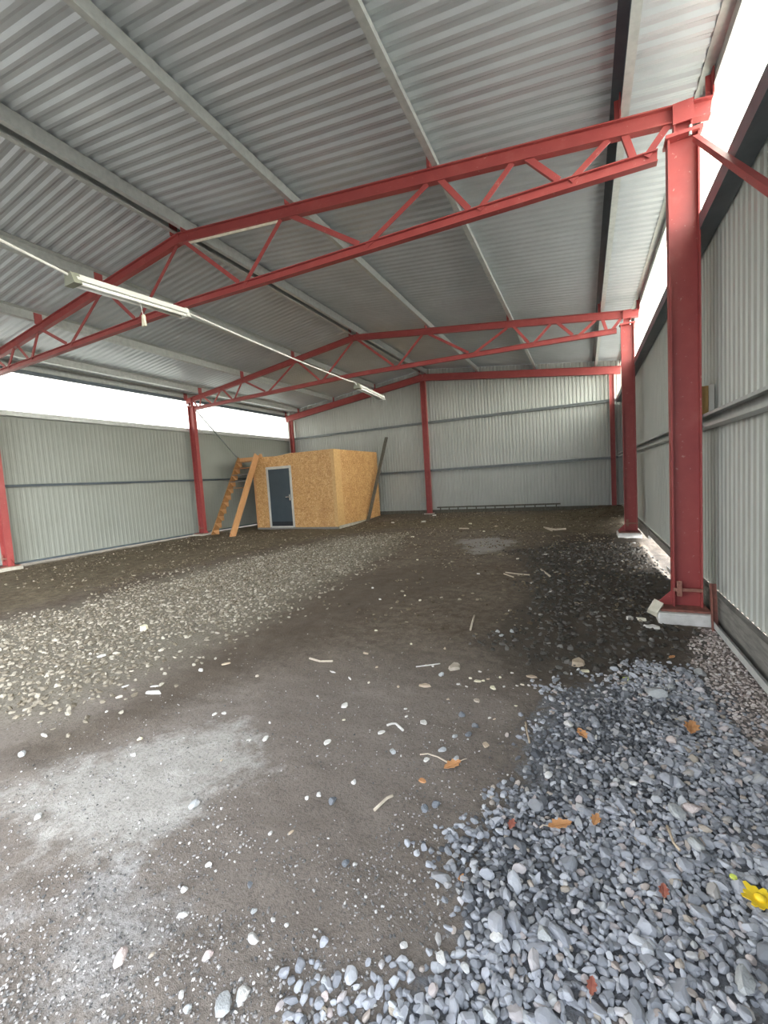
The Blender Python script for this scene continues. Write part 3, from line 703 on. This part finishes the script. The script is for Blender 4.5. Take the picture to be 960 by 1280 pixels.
# loose grit over the dirt
n = 11000
px = rng.uniform(-20, 760, n); py = 700 + 600 * rng.random(n) ** .62
W = np.array([at(a, b) for a, b in zip(px, py)])
x, y = W[:, 0], W[:, 1]
dn = vnoise(x * 1.7, y * 1.7, 61) * .6 + .4 * vnoise(x * 5, y * 5, 62)
pb = .25 + .55 * sst(4.5, 1.0, y) + .5 * sst(-.2, .3, np.maximum(sdf(P_PALE3, x, y), sdf(P_PALE, x, y)))
keep = (rng.random(n) < pb * sst(.25, .6, dn) * 1.6) & (sdf(P_RIGHT, x, y) < 0) & (sdf(P_LEFT, x, y) < 0) & (x > -13)
keep &= off_pads(x, y); x, y = x[keep], y[keep]
scatter('grit', pts_on(x, y), (.0025 + .005 * rng.random(len(x)) ** 2.2), .7, 1, M['grit'], 'fine loose grit scattered over the dirt floor', 'grit', .25)

# ------------------------------------------------------------------ single loose things on the floor
def stone(px, py, s, m, label, group=None, elong=1.08):
    p = at(px, py); dist = float((p - np.array([0, 0, H])) @ FW); r = s / F * dist * .5 * .8
    r_ = np.random.default_rng(int(px * 7 + py * 13)); V, Fc = stone_shape(2, r_)
    mb = MB(); sc = np.array([r * elong, r * .85, r * .7]); a = r_.uniform(0, 6.28)
    W = V * sc; W = np.stack([W[:, 0] * math.cos(a) - W[:, 1] * math.sin(a), W[:, 0] * math.sin(a) + W[:, 1] * math.cos(a), W[:, 2]], -1)
    z = gz(p[0], p[1]) + r * .40 + (.018 if sdf(P_RIGHT, np.array([p[0]]), np.array([p[1]]))[0] > .1 else 0)
    mb.add(W + np.array([p[0], p[1], z]), [tuple(f) for f in Fc])
    o = mb.build('stone', M[m], origin=(p[0], p[1], z), smooth=True)
    try: o.data.set_sharp_from_angle(angle=math.radians(25))
    except Exception: pass
    return tag(o, label, 'stone', group)
def scrap(px, py, s, m, label, name='scrap', cat='scrap', group=None, asp=.45, ang=None, thick=.25):
    p = at(px, py); dist = float((p - np.array([0, 0, H])) @ FW); L = s / F * dist * .55
    r_ = np.random.default_rng(int(px * 5 + py * 11)); n = 8; a0 = r_.uniform(0, 6.28) if ang is None else ang
    ring = []
    for k in range(n):
        t_ = 2 * math.pi * k / n; rr = r_.uniform(.75, 1.15)
        xx, yy = L * math.cos(t_) * rr, L * asp * 1.4 * math.sin(t_) * rr
        ring.append((xx * math.cos(a0) - yy * math.sin(a0), xx * math.sin(a0) + yy * math.cos(a0)))
    h = max(L * thick, .006); z = gz(p[0], p[1]) + (.028 if sdf(P_RIGHT, np.array([p[0]]), np.array([p[1]]))[0] > .05 else -.001)
    v = [(p[0] + a, p[1] + b, z + r_.uniform(-.1, .1) * h) for a, b in ring] + [(p[0] + a * .85, p[1] + b * .85, z + h * r_.uniform(.7, 1.2)) for a, b in ring]
    f = [tuple(range(n))[::-1], tuple(range(n, 2 * n))] + [(k, (k + 1) % n, (k + 1) % n + n, k + n) for k in range(n)]
    return tag(MB().add(v, f).build(name, M[m], origin=(p[0], p[1], z)), label, cat, group)
def leaf(px, py, s, m, label, group=None):
    p = at(px, py); dist = float((p - np.array([0, 0, H])) @ FW); L = s / F * dist * .75
    r_ = np.random.default_rng(int(px * 3 + py * 17)); a0 = r_.uniform(0, 6.28); z = gz(p[0], p[1]) + (.036 if sdf(P_RIGHT, np.array([p[0]]), np.array([p[1]]))[0] > .0 else .004)
    t = thing('dry_leaf', (p[0], p[1], z), label, 'leaf', group)
    def W(u, v, h): return (p[0] + u * math.cos(a0) - v * math.sin(a0), p[1] + u * math.sin(a0) + v * math.cos(a0), z + h)
    prof = [(-1, 0), (-.75, .22), (-.5, .20), (-.35, .5), (0, .36), (.2, .52), (.45, .28), (.7, .26), (1, 0)]
    mb = MB(); top = [W(L * a, L * b, L * (.30 * b + .10 * a * a)) for a, b in prof]; bot = [W(L * a, -L * b, L * (.42 * b + .10 * a * a)) for a, b in prof]
    mid = [W(L * a, 0, L * .10 * a * a) for a, b in prof]
    n = len(prof); lo = [(q[0], q[1], q[2] - .003) for q in top + bot + mid]
    v = top + bot + mid + lo; f = []
    for k in range(n - 1):
        f += [(2*n + k, 2*n + k + 1, k + 1, k), (n + k, n + k + 1, 2*n + k + 1, 2*n + k)]
        f += [(3*n + k, 3*n + k + 1, 5*n + k + 1, 5*n + k), (5*n + k, 5*n + k + 1, 4*n + k + 1, 4*n + k)]
        f += [(k, k + 1, 3*n + k + 1, 3*n + k), (n + k, 4*n + k, 4*n + k + 1, n + k + 1)]
    mb.add(v, f).build('blade', M[m], t)
    MB().tube([W(-L * .9, 0, L * .08), W(-L * 1.3, .1 * L, L * .15), W(-L * 1.6, .02 * L, L * .02)], L * .035, 5).build('stalk', M['twig'], t)
    return t
def stick(pts, w, m, label, name='stick', cat='stick', group=None):
    W = [at(*q) for q in pts]; dist = float((W[0] - np.array([0, 0, H])) @ FW); r = w / F * dist * .5
    off = .035 if sdf(P_RIGHT, np.array([W[0][0]]), np.array([W[0][1]]))[0] > 0 else 0
    P3 = [(a[0], a[1], gz(a[0], a[1]) + r * .8 + off) for a in W]
    return tag(MB().tube(P3, r, 6).build(name, M[m], origin=P3[0], smooth=True), label, cat, group)

# --- stones in the foreground dirt
stone(304, 1250, 25, 'stone_white', 'white rounded stone at the bottom edge, biggest loose one left of the gravel')
stone(280, 1266, 30, 'stone_grey', 'large light grey stone at the bottom edge, just below the white rounded one')
stone(153, 1203, 23, 'stone_pink', 'pinkish oval stone near the bottom left, lying alone on grit', elong=1.5)
stone(260, 1201, 17, 'stone_pink', 'pinkish square-cut stone above the white rounded stone')
stone(316, 1176, 18, 'stone_white', 'white oval stone on the brown dirt, right of the pinkish square one', elong=1.4)
stone(190, 1200, 9, 'stone_tan', 'small tan stone right of the pinkish oval one')
stone(228, 1145, 12, 'stone_white', 'narrow white stone standing above the pinkish square-cut stone', elong=1.5)
stone(230, 1114, 12, 'stone_white', 'white stone at the upper end of the foreground stone row')
stone(261, 1082, 10, 'stone_white', 'small round white stone alone on dark dirt below the pale dust patch')
stone(228, 1250, 11, 'stone_white', 'small white stone at the bottom, left of the big white rounded one')
stone(235, 1268, 13, 'stone_grey', 'light grey stone at the bottom edge, left of the large light grey one')
stone(405, 1231, 15, 'stone_grey', 'grey stone on the brown dirt near the bottom, upper of a close pair')
stone(406, 1248, 14, 'stone_pink', 'pinkish grey stone on the brown dirt near the bottom, lower of a close pair')
stone(405, 1265, 12, 'stone_tan', 'tan stone at the bottom edge under the pair of grey stones')
stone(342, 1153, 9, 'stone_white', 'small white stone on brown dirt, left one of two')
stone(358, 1159, 8, 'stone_white', 'small white stone on brown dirt, right one of two')
stone(318, 1141, 11, 'stone_grey', 'greenish grey pebble above the white oval stone')
stone(313, 1109, 10, 'stone_dark', 'dark grey pebble left of the small bluish grit patch')
stone(432, 1081, 13, 'stone_dark', 'dark grey stone touching a small white one on the foreground dirt')
stone(444, 1082, 8, 'stone_white', 'small white stone touching the dark grey stone')
stone(416, 1004, 16, 'stone_dark', 'dark blue-grey stone beside a group of white crumbs')
stone(443, 980, 10, 'stone_white', 'round white stone above right of the dark blue-grey stone')
stone(399, 996, 9, 'stone_white', 'white crumb just left of the dark blue-grey stone')
stone(384, 1000, 8, 'stone_white', 'white crumb two places left of the dark blue-grey stone')
stone(338, 1044, 8, 'stone_white', 'white pebble left of the pinkish wood chip')
stone(243, 1009, 16, 'stone_grey', 'grey stone sunk in the edge of the pale dust patch')
stone(48, 1024, 13, 'stone_white', 'pale flat stone at the left end of the pale dust patch')
stone(167, 944, 9, 'stone_white', 'white pebble at the upper edge of the pale dust patch')
stone(175, 923, 9, 'cream', 'cream pebble on brown dirt above the pale dust patch')
stone(28, 944, 13, 'stone_grey', 'grey stone on brown dirt at the left edge of the photo')
stone(531, 1011, 15, 'stone_dark', 'dark blue-grey stone, left one of a pair on bare dirt')
stone(546, 1005, 16, 'stone_dark', 'dark blue-grey pointed stone, right one of a pair on bare dirt')
stone(504, 1182, 14, 'stone_white', 'pale pointed stone on brown dirt left of the gravel bed edge')
stone(552, 1196, 21, 'stone_white', 'large pale pointed stone at the left edge of the gravel bed')
stone(490, 1262, 18, 'stone_tan', 'tan stone at the bottom edge, left end of the gravel bed')
stone(612, 1272, 26, 'stone_grey', 'wide pale grey stone at the bottom edge inside the gravel bed')
stone(620, 1177, 20, 'stone_white', 'big pale stone at the upper left of the light gravel')
stone(685, 974, 14, 'stone_white', 'white stone at the upper left edge of the gravel bed')
stone(793, 986, 13, 'stone_white', 'bright white pebble alone among dark gravel')
stone(865, 1020, 22, 'stone_pink', 'pinkish oblong stone among grey gravel on the right', elong=1.6)
stone(845, 1023, 26, 'stone_grey', 'broad flat grey stone just left of the pinkish oblong one')
stone(875, 841, 20, 'stone_grey', 'grey rounded stone in front of the near column foot')
stone(817, 871, 26, 'stone_grey', 'large pale grey flat stone on dark rubble, left of a smaller one', elong=1.5)
stone(840, 863, 15, 'stone_grey', 'pale grey angular stone right of the large flat grey stone')
stone(711, 911, 15, 'stone_white', 'pale oval stone at the upper left of the gravel bed')
stone(552, 844, 11, 'stone_grey', 'small bluish grey stone on brown dirt among white crumbs')
stone(577, 894, 11, 'stone_dark', 'dark stone at the head of a cluster on bare dirt')
stone(594, 908, 10, 'stone_dark', 'dark stone at the right of the cluster on bare dirt')
stone(569, 922, 10, 'stone_grey', 'grey stone in the middle of the cluster on bare dirt')
stone(585, 920, 12, 'stone_dark', 'dark flat stone at the lower middle of the cluster on bare dirt')
stone(553, 940, 13, 'stone_grey', 'grey stone at the lower left of the cluster on bare dirt')
stone(570, 950, 10, 'stone_grey', 'grey stone directly above the orange maple-like leaf')
stone(491, 942, 10, 'stone_grey', 'grey pebble on dirt left of the dry stalk with a tan leaf')
stone(322, 844, 7, 'stone_tan', 'tan pebble on the brown wheel track')
stone(622, 788, 7, 'stone_grey', 'pale grey stone upper of two beside a grey clod')
stone(627, 794, 8, 'stone_grey', 'grey stone lower of two beside a grey clod')
stone(640, 788, 9, 'stone_grey', 'grey clod right of two pale stones on mid floor')
stone(868, 1060, 24, 'stone_grey', 'grey slab stone below the pinkish oblong stone', elong=1.4)
stone(930, 1230, 34, 'stone_grey', 'largest bluish stone near the bottom right corner', elong=1.5)
stone(680, 1172, 26, 'stone_grey', 'broad grey stone inside the light gravel, right of the big pale stone')
# --- scraps, chips and foam
scrap(180, 787, 11, 'cream', 'cream cube-shaped block on the left gravel band', 'foam_block', 'block', asp=.62, thick=.9)
scrap(127, 820, 11, 'white', 'white scrap on the lower edge of the left gravel band')
scrap(251, 837, 9, 'white', 'white scrap on brown dirt, upper left of the tan pebble')
scrap(192, 866, 24, 'white', 'long white splinter, lower of two side by side on brown dirt', 'wood_splinter', 'splinter', asp=.12, ang=.35)
scrap(194, 858, 11, 'white', 'short white splinter, upper of two side by side on brown dirt', 'wood_splinter', 'splinter', asp=.2, ang=.5)
scrap(55, 918, 15, 'white', 'white sliver on brown dirt near the left edge', 'wood_splinter', 'splinter', asp=.2, ang=.05)
scrap(431, 881, 13, 'white', 'crumpled white scrap with a tail on grey dirt')
scrap(409, 928, 12, 'white', 'white scrap left of a grey crumb in the middle of the dirt')
scrap(332, 922, 11, 'white', 'torn white scrap on the dirt above the pale dust patch')
scrap(311, 925, 6, 'white', 'small white sliver left of the torn white scrap')
scrap(477, 917, 11, 'white', 'white crumpled scrap alone in the middle of the dirt floor')
scrap(282, 829, 11, 'tan', 'tan wood chips on the brown wheel track', 'wood_chip', 'wood chip', asp=.3)
scrap(437, 846, 9, 'white', 'thin white splinter in the middle of the dirt', 'wood_splinter', 'splinter', asp=.15, ang=-.7)
scrap(416, 838, 9, 'white', 'thin white splinter below the long pale twig', 'wood_splinter', 'splinter', asp=.16, ang=-.2)
scrap(457, 817, 9, 'tan', 'tan chip on the mid dirt right of the long pale twig', 'wood_chip', 'wood chip', asp=.25)
scrap(268, 892, 7, 'white', 'white scrap at the dark edge of the wheel track, left of a pair')
scrap(280, 891, 7, 'white', 'white scrap at the dark edge of the wheel track, right of a pair')
scrap(133, 888, 6, 'white', 'tiny white scrap on brown dirt below the left gravel band')
scrap(157, 858, 7, 'white', 'small white scrap just below the left gravel band')
scrap(364, 1043, 9, 'tan', 'pinkish wood chip on the foreground grit', 'wood_chip', 'wood chip', asp=.3, ang=1.3)
scrap(531, 857, 16, 'tan', 'tan scrap on brown dirt left of the bluish grey stone', 'wood_chip', 'wood chip', asp=.3, ang=.1)
scrap(568, 833, 20, 'stone_tan', 'flat brownish clod above the bluish grey stone', 'clod', 'clod', asp=.5, thick=.3)
scrap(530, 903, 13, 'white', 'torn pale scrap on dirt above the dry stalk')
scrap(533, 950, 9, 'white', 'white chip at the end of the dry stalk on the dirt')
scrap(528, 974, 12, 'leaf', 'faded tan leaf scrap below the dry stalk', 'leaf_scrap', 'leaf', asp=.5)
scrap(607, 931, 10, 'tan', 'tan chip right of the stone cluster on bare dirt', 'wood_chip', 'wood chip', asp=.6)
scrap(723, 829, 20, 'tan', 'tan broken board scrap on dark rubble', 'board_scrap', 'board scrap', asp=.5, ang=.9, thick=.5)
scrap(731, 838, 11, 'cream', 'cream chip beside the tan broken board scrap', 'wood_chip', 'wood chip', asp=.5)
scrap(787, 773, 9, 'white', 'small white foam lump left of the near column pad', 'foam_scrap', 'foam', asp=.6, thick=.8)
scrap(801, 774, 14, 'foam', 'cream foam strip between the small white lump and the column pad', 'foam_scrap', 'foam', asp=.3, ang=-.5, thick=.4)
scrap(816, 783, 18, 'white', 'flat white foam strip lying before the near column pad', 'foam_scrap', 'foam', asp=.25, ang=-.05, thick=.4)
scrap(664, 844, 12, 'tan', 'tan chip on brown dirt at the right end of the crumb trail', 'wood_chip', 'wood chip', asp=.35)
scrap(597, 851, 11, 'cream', 'cream chip in the middle of the crumb trail', 'wood_chip', 'wood chip', asp=.4)
scrap(616, 860, 10, 'cream', 'cream chip lowest in the crumb trail', 'wood_chip', 'wood chip', asp=.5)
scrap(596, 876, 11, 'stone_tan', 'tan chip below the crumb trail', 'wood_chip', 'wood chip', asp=.5)
scrap(683, 693, 7, 'white', 'white scrap on the dark floor before the second right column')
scrap(689, 739, 7, 'white', 'white scrap on mid floor left of the near right column')
scrap(530, 653, 9, 'white', 'flat white scrap before the ridge post', asp=.4)
scrap(543, 648, 8, 'white', 'white scrap right beside the ridge post pad', asp=.45)
scrap(491, 654, 7, 'white', 'white scrap in front of the leaning plank', asp=.45)
scrap(745, 927, 10, 'white', 'white sliver beside an orange leaf on dark gravel', 'wood_splinter', 'splinter', asp=.2, ang=1.5)
crumbs = [(588, 847), (604, 850), (610, 848), (630, 858), (640, 840), (646, 857), (653, 855), (661, 856), (625, 846), (573, 855), (583, 859), (556, 810), (533, 831), (541, 832), (514, 803), (600, 838), (560, 874), (507, 885), (508, 895), (645, 885), (612, 897), (618, 899), (637, 762), (470, 787), (475, 749), (522, 700), (516, 671), (620, 628 + 30), (605, 664), (598, 717), (647, 699), (588, 655), (466, 736), (506, 744), (525, 750), (664, 728), (397, 870), (337, 903), (430, 900), (277, 951), (471, 833), (461, 853), (498, 858)]
for cx_, cy_2 in crumbs:
    scrap(cx_, cy_2, 4.5, random.choice(['white', 'cream', 'foam', 'tan']), 'tiny pale crumb lying on the brown dirt of mid floor', 'crumb', 'crumb', 'pale crumbs on the mid floor', asp=.45, thick=.5)
# foam chunk tilted on the corner of the near pad
p = at(818, 762, .0)
mb = MB().prism([(-.05, -.03), (.05, -.05), (.06, .04), (-.03, .06)], (p[0] - .03, p[1] - .02, -.03), (p[0] + .04, p[1] + .06, .06), (1, 0, .2))
tag(mb.build('foam_scrap', M['foam'], origin=(p[0], p[1], -.03)), 'cream foam chunk tilted against the corner of the near column pad', 'foam')
# --- leaves and flower
leaf(566, 957, 18, 'leaf', 'orange maple-like leaf below the stone cluster on bare dirt')
leaf(700, 1037, 22, 'leaf', 'orange curled leaf on dark gravel, left of a tan one')
leaf(745, 1031, 15, 'leaf', 'tan leaf on dark gravel right of the orange curled one')
leaf(865, 916, 22, 'leaf', 'bright orange leaf on the grey gravel before the near column')
leaf(728, 924, 15, 'leaf', 'orange leaf on dark gravel beside a white sliver')
leaf(830, 1119, 15, 'leaf_red', 'reddish leaf among light gravel on the right')
leaf(740, 1238, 16, 'leaf_red', 'brown leaf in the light gravel near the bottom')
leaf(576, 1096, 12, 'leaf', 'orange leaf scrap at the dark edge of the gravel bed')
leaf(640, 1038, 12, 'leaf_red', 'pinkish leaf scrap at the upper left of the dark gravel')
leaf(840, 1010 - 190, 8, 'leaf', 'small dry leaf on dark rubble before the near column')
def flower():
    p = at(950, 1122, -.06); z = gz(p[0], p[1]) + .05
    t = thing('yellow_flower', (p[0], p[1], z), 'yellow flower head lying on gravel at the right edge of the photo', 'flower')
    r_ = np.random.default_rng(5)
    for k in range(11):
        a = 2 * math.pi * k / 11 + r_.uniform(-.15, .15); L = .052 * r_.uniform(.85, 1.15)
        d = Vector((math.cos(a), math.sin(a), .25)); s = Vector((-math.sin(a), math.cos(a), 0)); b = Vector((p[0], p[1], z))
        v = [b + d * .006 - s * .006, b + d * L * .6 - s * .014, b + d * L - s * .006, b + d * L + s * .006, b + d * L * .6 + s * .014, b + d * .006 + s * .006]
        v += [q - Vector((0, 0, .003)) for q in v]
        MB().add(v, [(0, 1, 2, 3, 4, 5), (11, 10, 9, 8, 7, 6)] + [(i, i + 6, (i + 1) % 6 + 6, (i + 1) % 6) for i in range(6)]).build('petal', M['yellow'], t)
    V, Fc = ICO[2]
    MB().add(V * np.array([.018, .018, .013]) + np.array([p[0], p[1], z + .008]), [tuple(f) for f in Fc]).build('flower_centre', M['yellow'], t, smooth=True)
flower()
scrap(916, 1099, 9, 'lime', 'lime green petal on gravel up left of the yellow flower', 'petal', 'petal', asp=.6, thick=.15)
scrap(783, 847, 9, 'lime', 'yellow petal on dark rubble before the near column', 'petal', 'petal', asp=.6, thick=.3)
# --- sticks
stick([(468, 1014), (476, 1006), (484, 998), (491, 995)], 4, 'twig', 'pinkish curved twig on bare dirt in the middle foreground', 'twig', 'twig')
stick([(387, 823), (400, 826), (416, 826)], 2.6, 'twig', 'long pale twig lying across the mid dirt', 'twig', 'twig')
stick([(588, 787), (590, 778), (593, 768)], 2.4, 'twig', 'thin pale twig pointing to the back wall on mid floor', 'twig', 'twig')
stick([(484, 908), (490, 905), (495, 905), (504, 915)], 3, 'white', 'bent white splinter on dirt, shaped like a hook', 'wood_splinter', 'splinter')
stick([(525, 945), (535, 944), (548, 948), (560, 954)], 1.8, 'twig', 'dry stalk lying on dirt toward the orange maple-like leaf', 'twig', 'twig')
stick([(676, 712), (683, 717), (688, 721)], 2.2, 'twig', 'pale twig on the floor left of the near right column', 'twig', 'twig')
stick([(574, 661), (586, 661)], 1.8, 'twig', 'short pale twig on the floor near the back wall', 'twig', 'twig')
stick([(682, 661), (694, 663), (707, 662)], 2.6, 'twig', 'pale stick lying in front of the back wall, right of the ladder end', 'twig', 'twig')
stick([(680, 660), (690, 664)], 1.8, 'twig', 'small stick crossing the pale one near the back wall', 'twig', 'twig')
stick([(632, 716), (648, 718), (662, 719)], 1.6, 'twig', 'thin twig on the dark floor, upper of two', 'twig', 'twig')
stick([(630, 718), (642, 722)], 1.6, 'twig', 'thin twig on the dark floor, lower of two', 'twig', 'twig')
stick([(657, 905), (659, 918), (662, 930)], 2.4, 'tan', 'dry yellowish stalk at the left edge of the gravel bed', 'twig', 'twig')
stick([(764, 845), (772, 842), (778, 844)], 1.8, 'twig', 'pale twig left of the yellow petal on dark rubble', 'twig', 'twig')
stick([(520, 803 + 30), (545, 830), (550, 829)], 1.6, 'white', 'white splinter above the bluish grey stone', 'wood_splinter', 'splinter')
stick([(834, 1040), (842, 1060), (850, 1070)], 3.2, 'tan', 'tan stalk between stones right of the dark gravel', 'twig', 'twig')

# ------------------------------------------------------------------ light: sky only
w = bpy.data.worlds.new('sky'); bpy.context.scene.world = w; w.use_nodes = True
nt = w.node_tree; nt.nodes.clear()
tc = nt.nodes.new('ShaderNodeTexCoord'); sep = nt.nodes.new('ShaderNodeSeparateXYZ'); rp = nt.nodes.new('ShaderNodeValToRGB')
bg = nt.nodes.new('ShaderNodeBackground'); ow = nt.nodes.new('ShaderNodeOutputWorld')
nt.links.new(tc.outputs['Generated'], sep.inputs[0]); nt.links.new(sep.outputs['Z'], rp.inputs[0])
rp.color_ramp.elements[0].position = 0.; rp.color_ramp.elements[0].color = (.84, .91, 1, 1)
rp.color_ramp.elements[1].position = .8; rp.color_ramp.elements[1].color = (.70, .82, 1, 1)
# thin bright haze towards both long sides of the shed, duller cloud towards its ends
ax = nt.nodes.new('ShaderNodeMath'); ax.operation = 'MULTIPLY'; nt.links.new(sep.outputs['X'], ax.inputs[0]); nt.links.new(sep.outputs['X'], ax.inputs[1])
hz_ = nt.nodes.new('ShaderNodeMath'); hz_.operation = 'MULTIPLY_ADD'; nt.links.new(ax.outputs[0], hz_.inputs[0]); hz_.inputs[1].default_value = 3.8
ab = nt.nodes.new('ShaderNodeMath'); ab.operation = 'ABSOLUTE'; nt.links.new(sep.outputs['X'], ab.inputs[0])
sx = nt.nodes.new('ShaderNodeMath'); sx.operation = 'MULTIPLY'; nt.links.new(ab.outputs[0], sx.inputs[0]); nt.links.new(sep.outputs['X'], sx.inputs[1])
s2_ = nt.nodes.new('ShaderNodeMath'); s2_.operation = 'MULTIPLY_ADD'; nt.links.new(sx.outputs[0], s2_.inputs[0]); s2_.inputs[1].default_value = 2.7; s2_.inputs[2].default_value = .38
nt.links.new(s2_.outputs[0], hz_.inputs[2])
nt.links.new(hz_.outputs[0], bg.inputs[1])
wm = nt.nodes.new('ShaderNodeMix'); wm.data_type = 'RGBA'; nt.links.new(ax.outputs[0], wm.inputs[0]); nt.links.new(rp.outputs[0], wm.inputs[6]); wm.inputs[7].default_value = (1, .98, .925, 1)
nt.links.new(wm.outputs[2], bg.inputs[0]); nt.links.new(bg.outputs[0], ow.inputs[0])
sc = bpy.context.scene
sc.view_settings.view_transform = 'Standard'; sc.view_settings.look = 'None'; sc.view_settings.gamma = 1; sc.view_settings.use_curve_mapping = False
sc.view_settings.exposure = 2.7
sc.cycles.max_bounces = 10; sc.cycles.diffuse_bounces = 6; sc.cycles.use_denoising = True

# ------------------------------------------------------------------ camera, and layout units -> metres
cam = bpy.data.cameras.new('camera'); co = bpy.data.objects.new('camera', cam); C.objects.link(co)
cam.sensor_fit = 'VERTICAL'; cam.sensor_height = 24; cam.lens = F / 1280 * 24; cam.clip_start = .05
co.matrix_world = Matrix(((R2[0], U2[0], -FW[0], 0), (R2[1], U2[1], -FW[1], 0), (R2[2], U2[2], -FW[2], H * S), (0, 0, 0, 1)))
sc.camera = co
done = set()
for o in bpy.data.objects:
    if o.type == 'MESH' and o.data.name not in done:
        o.data.transform(Matrix.Scale(S, 4)); done.add(o.data.name)
    if o.type != 'CAMERA': o.location = o.location * S
    if '_o' in o: del o['_o']
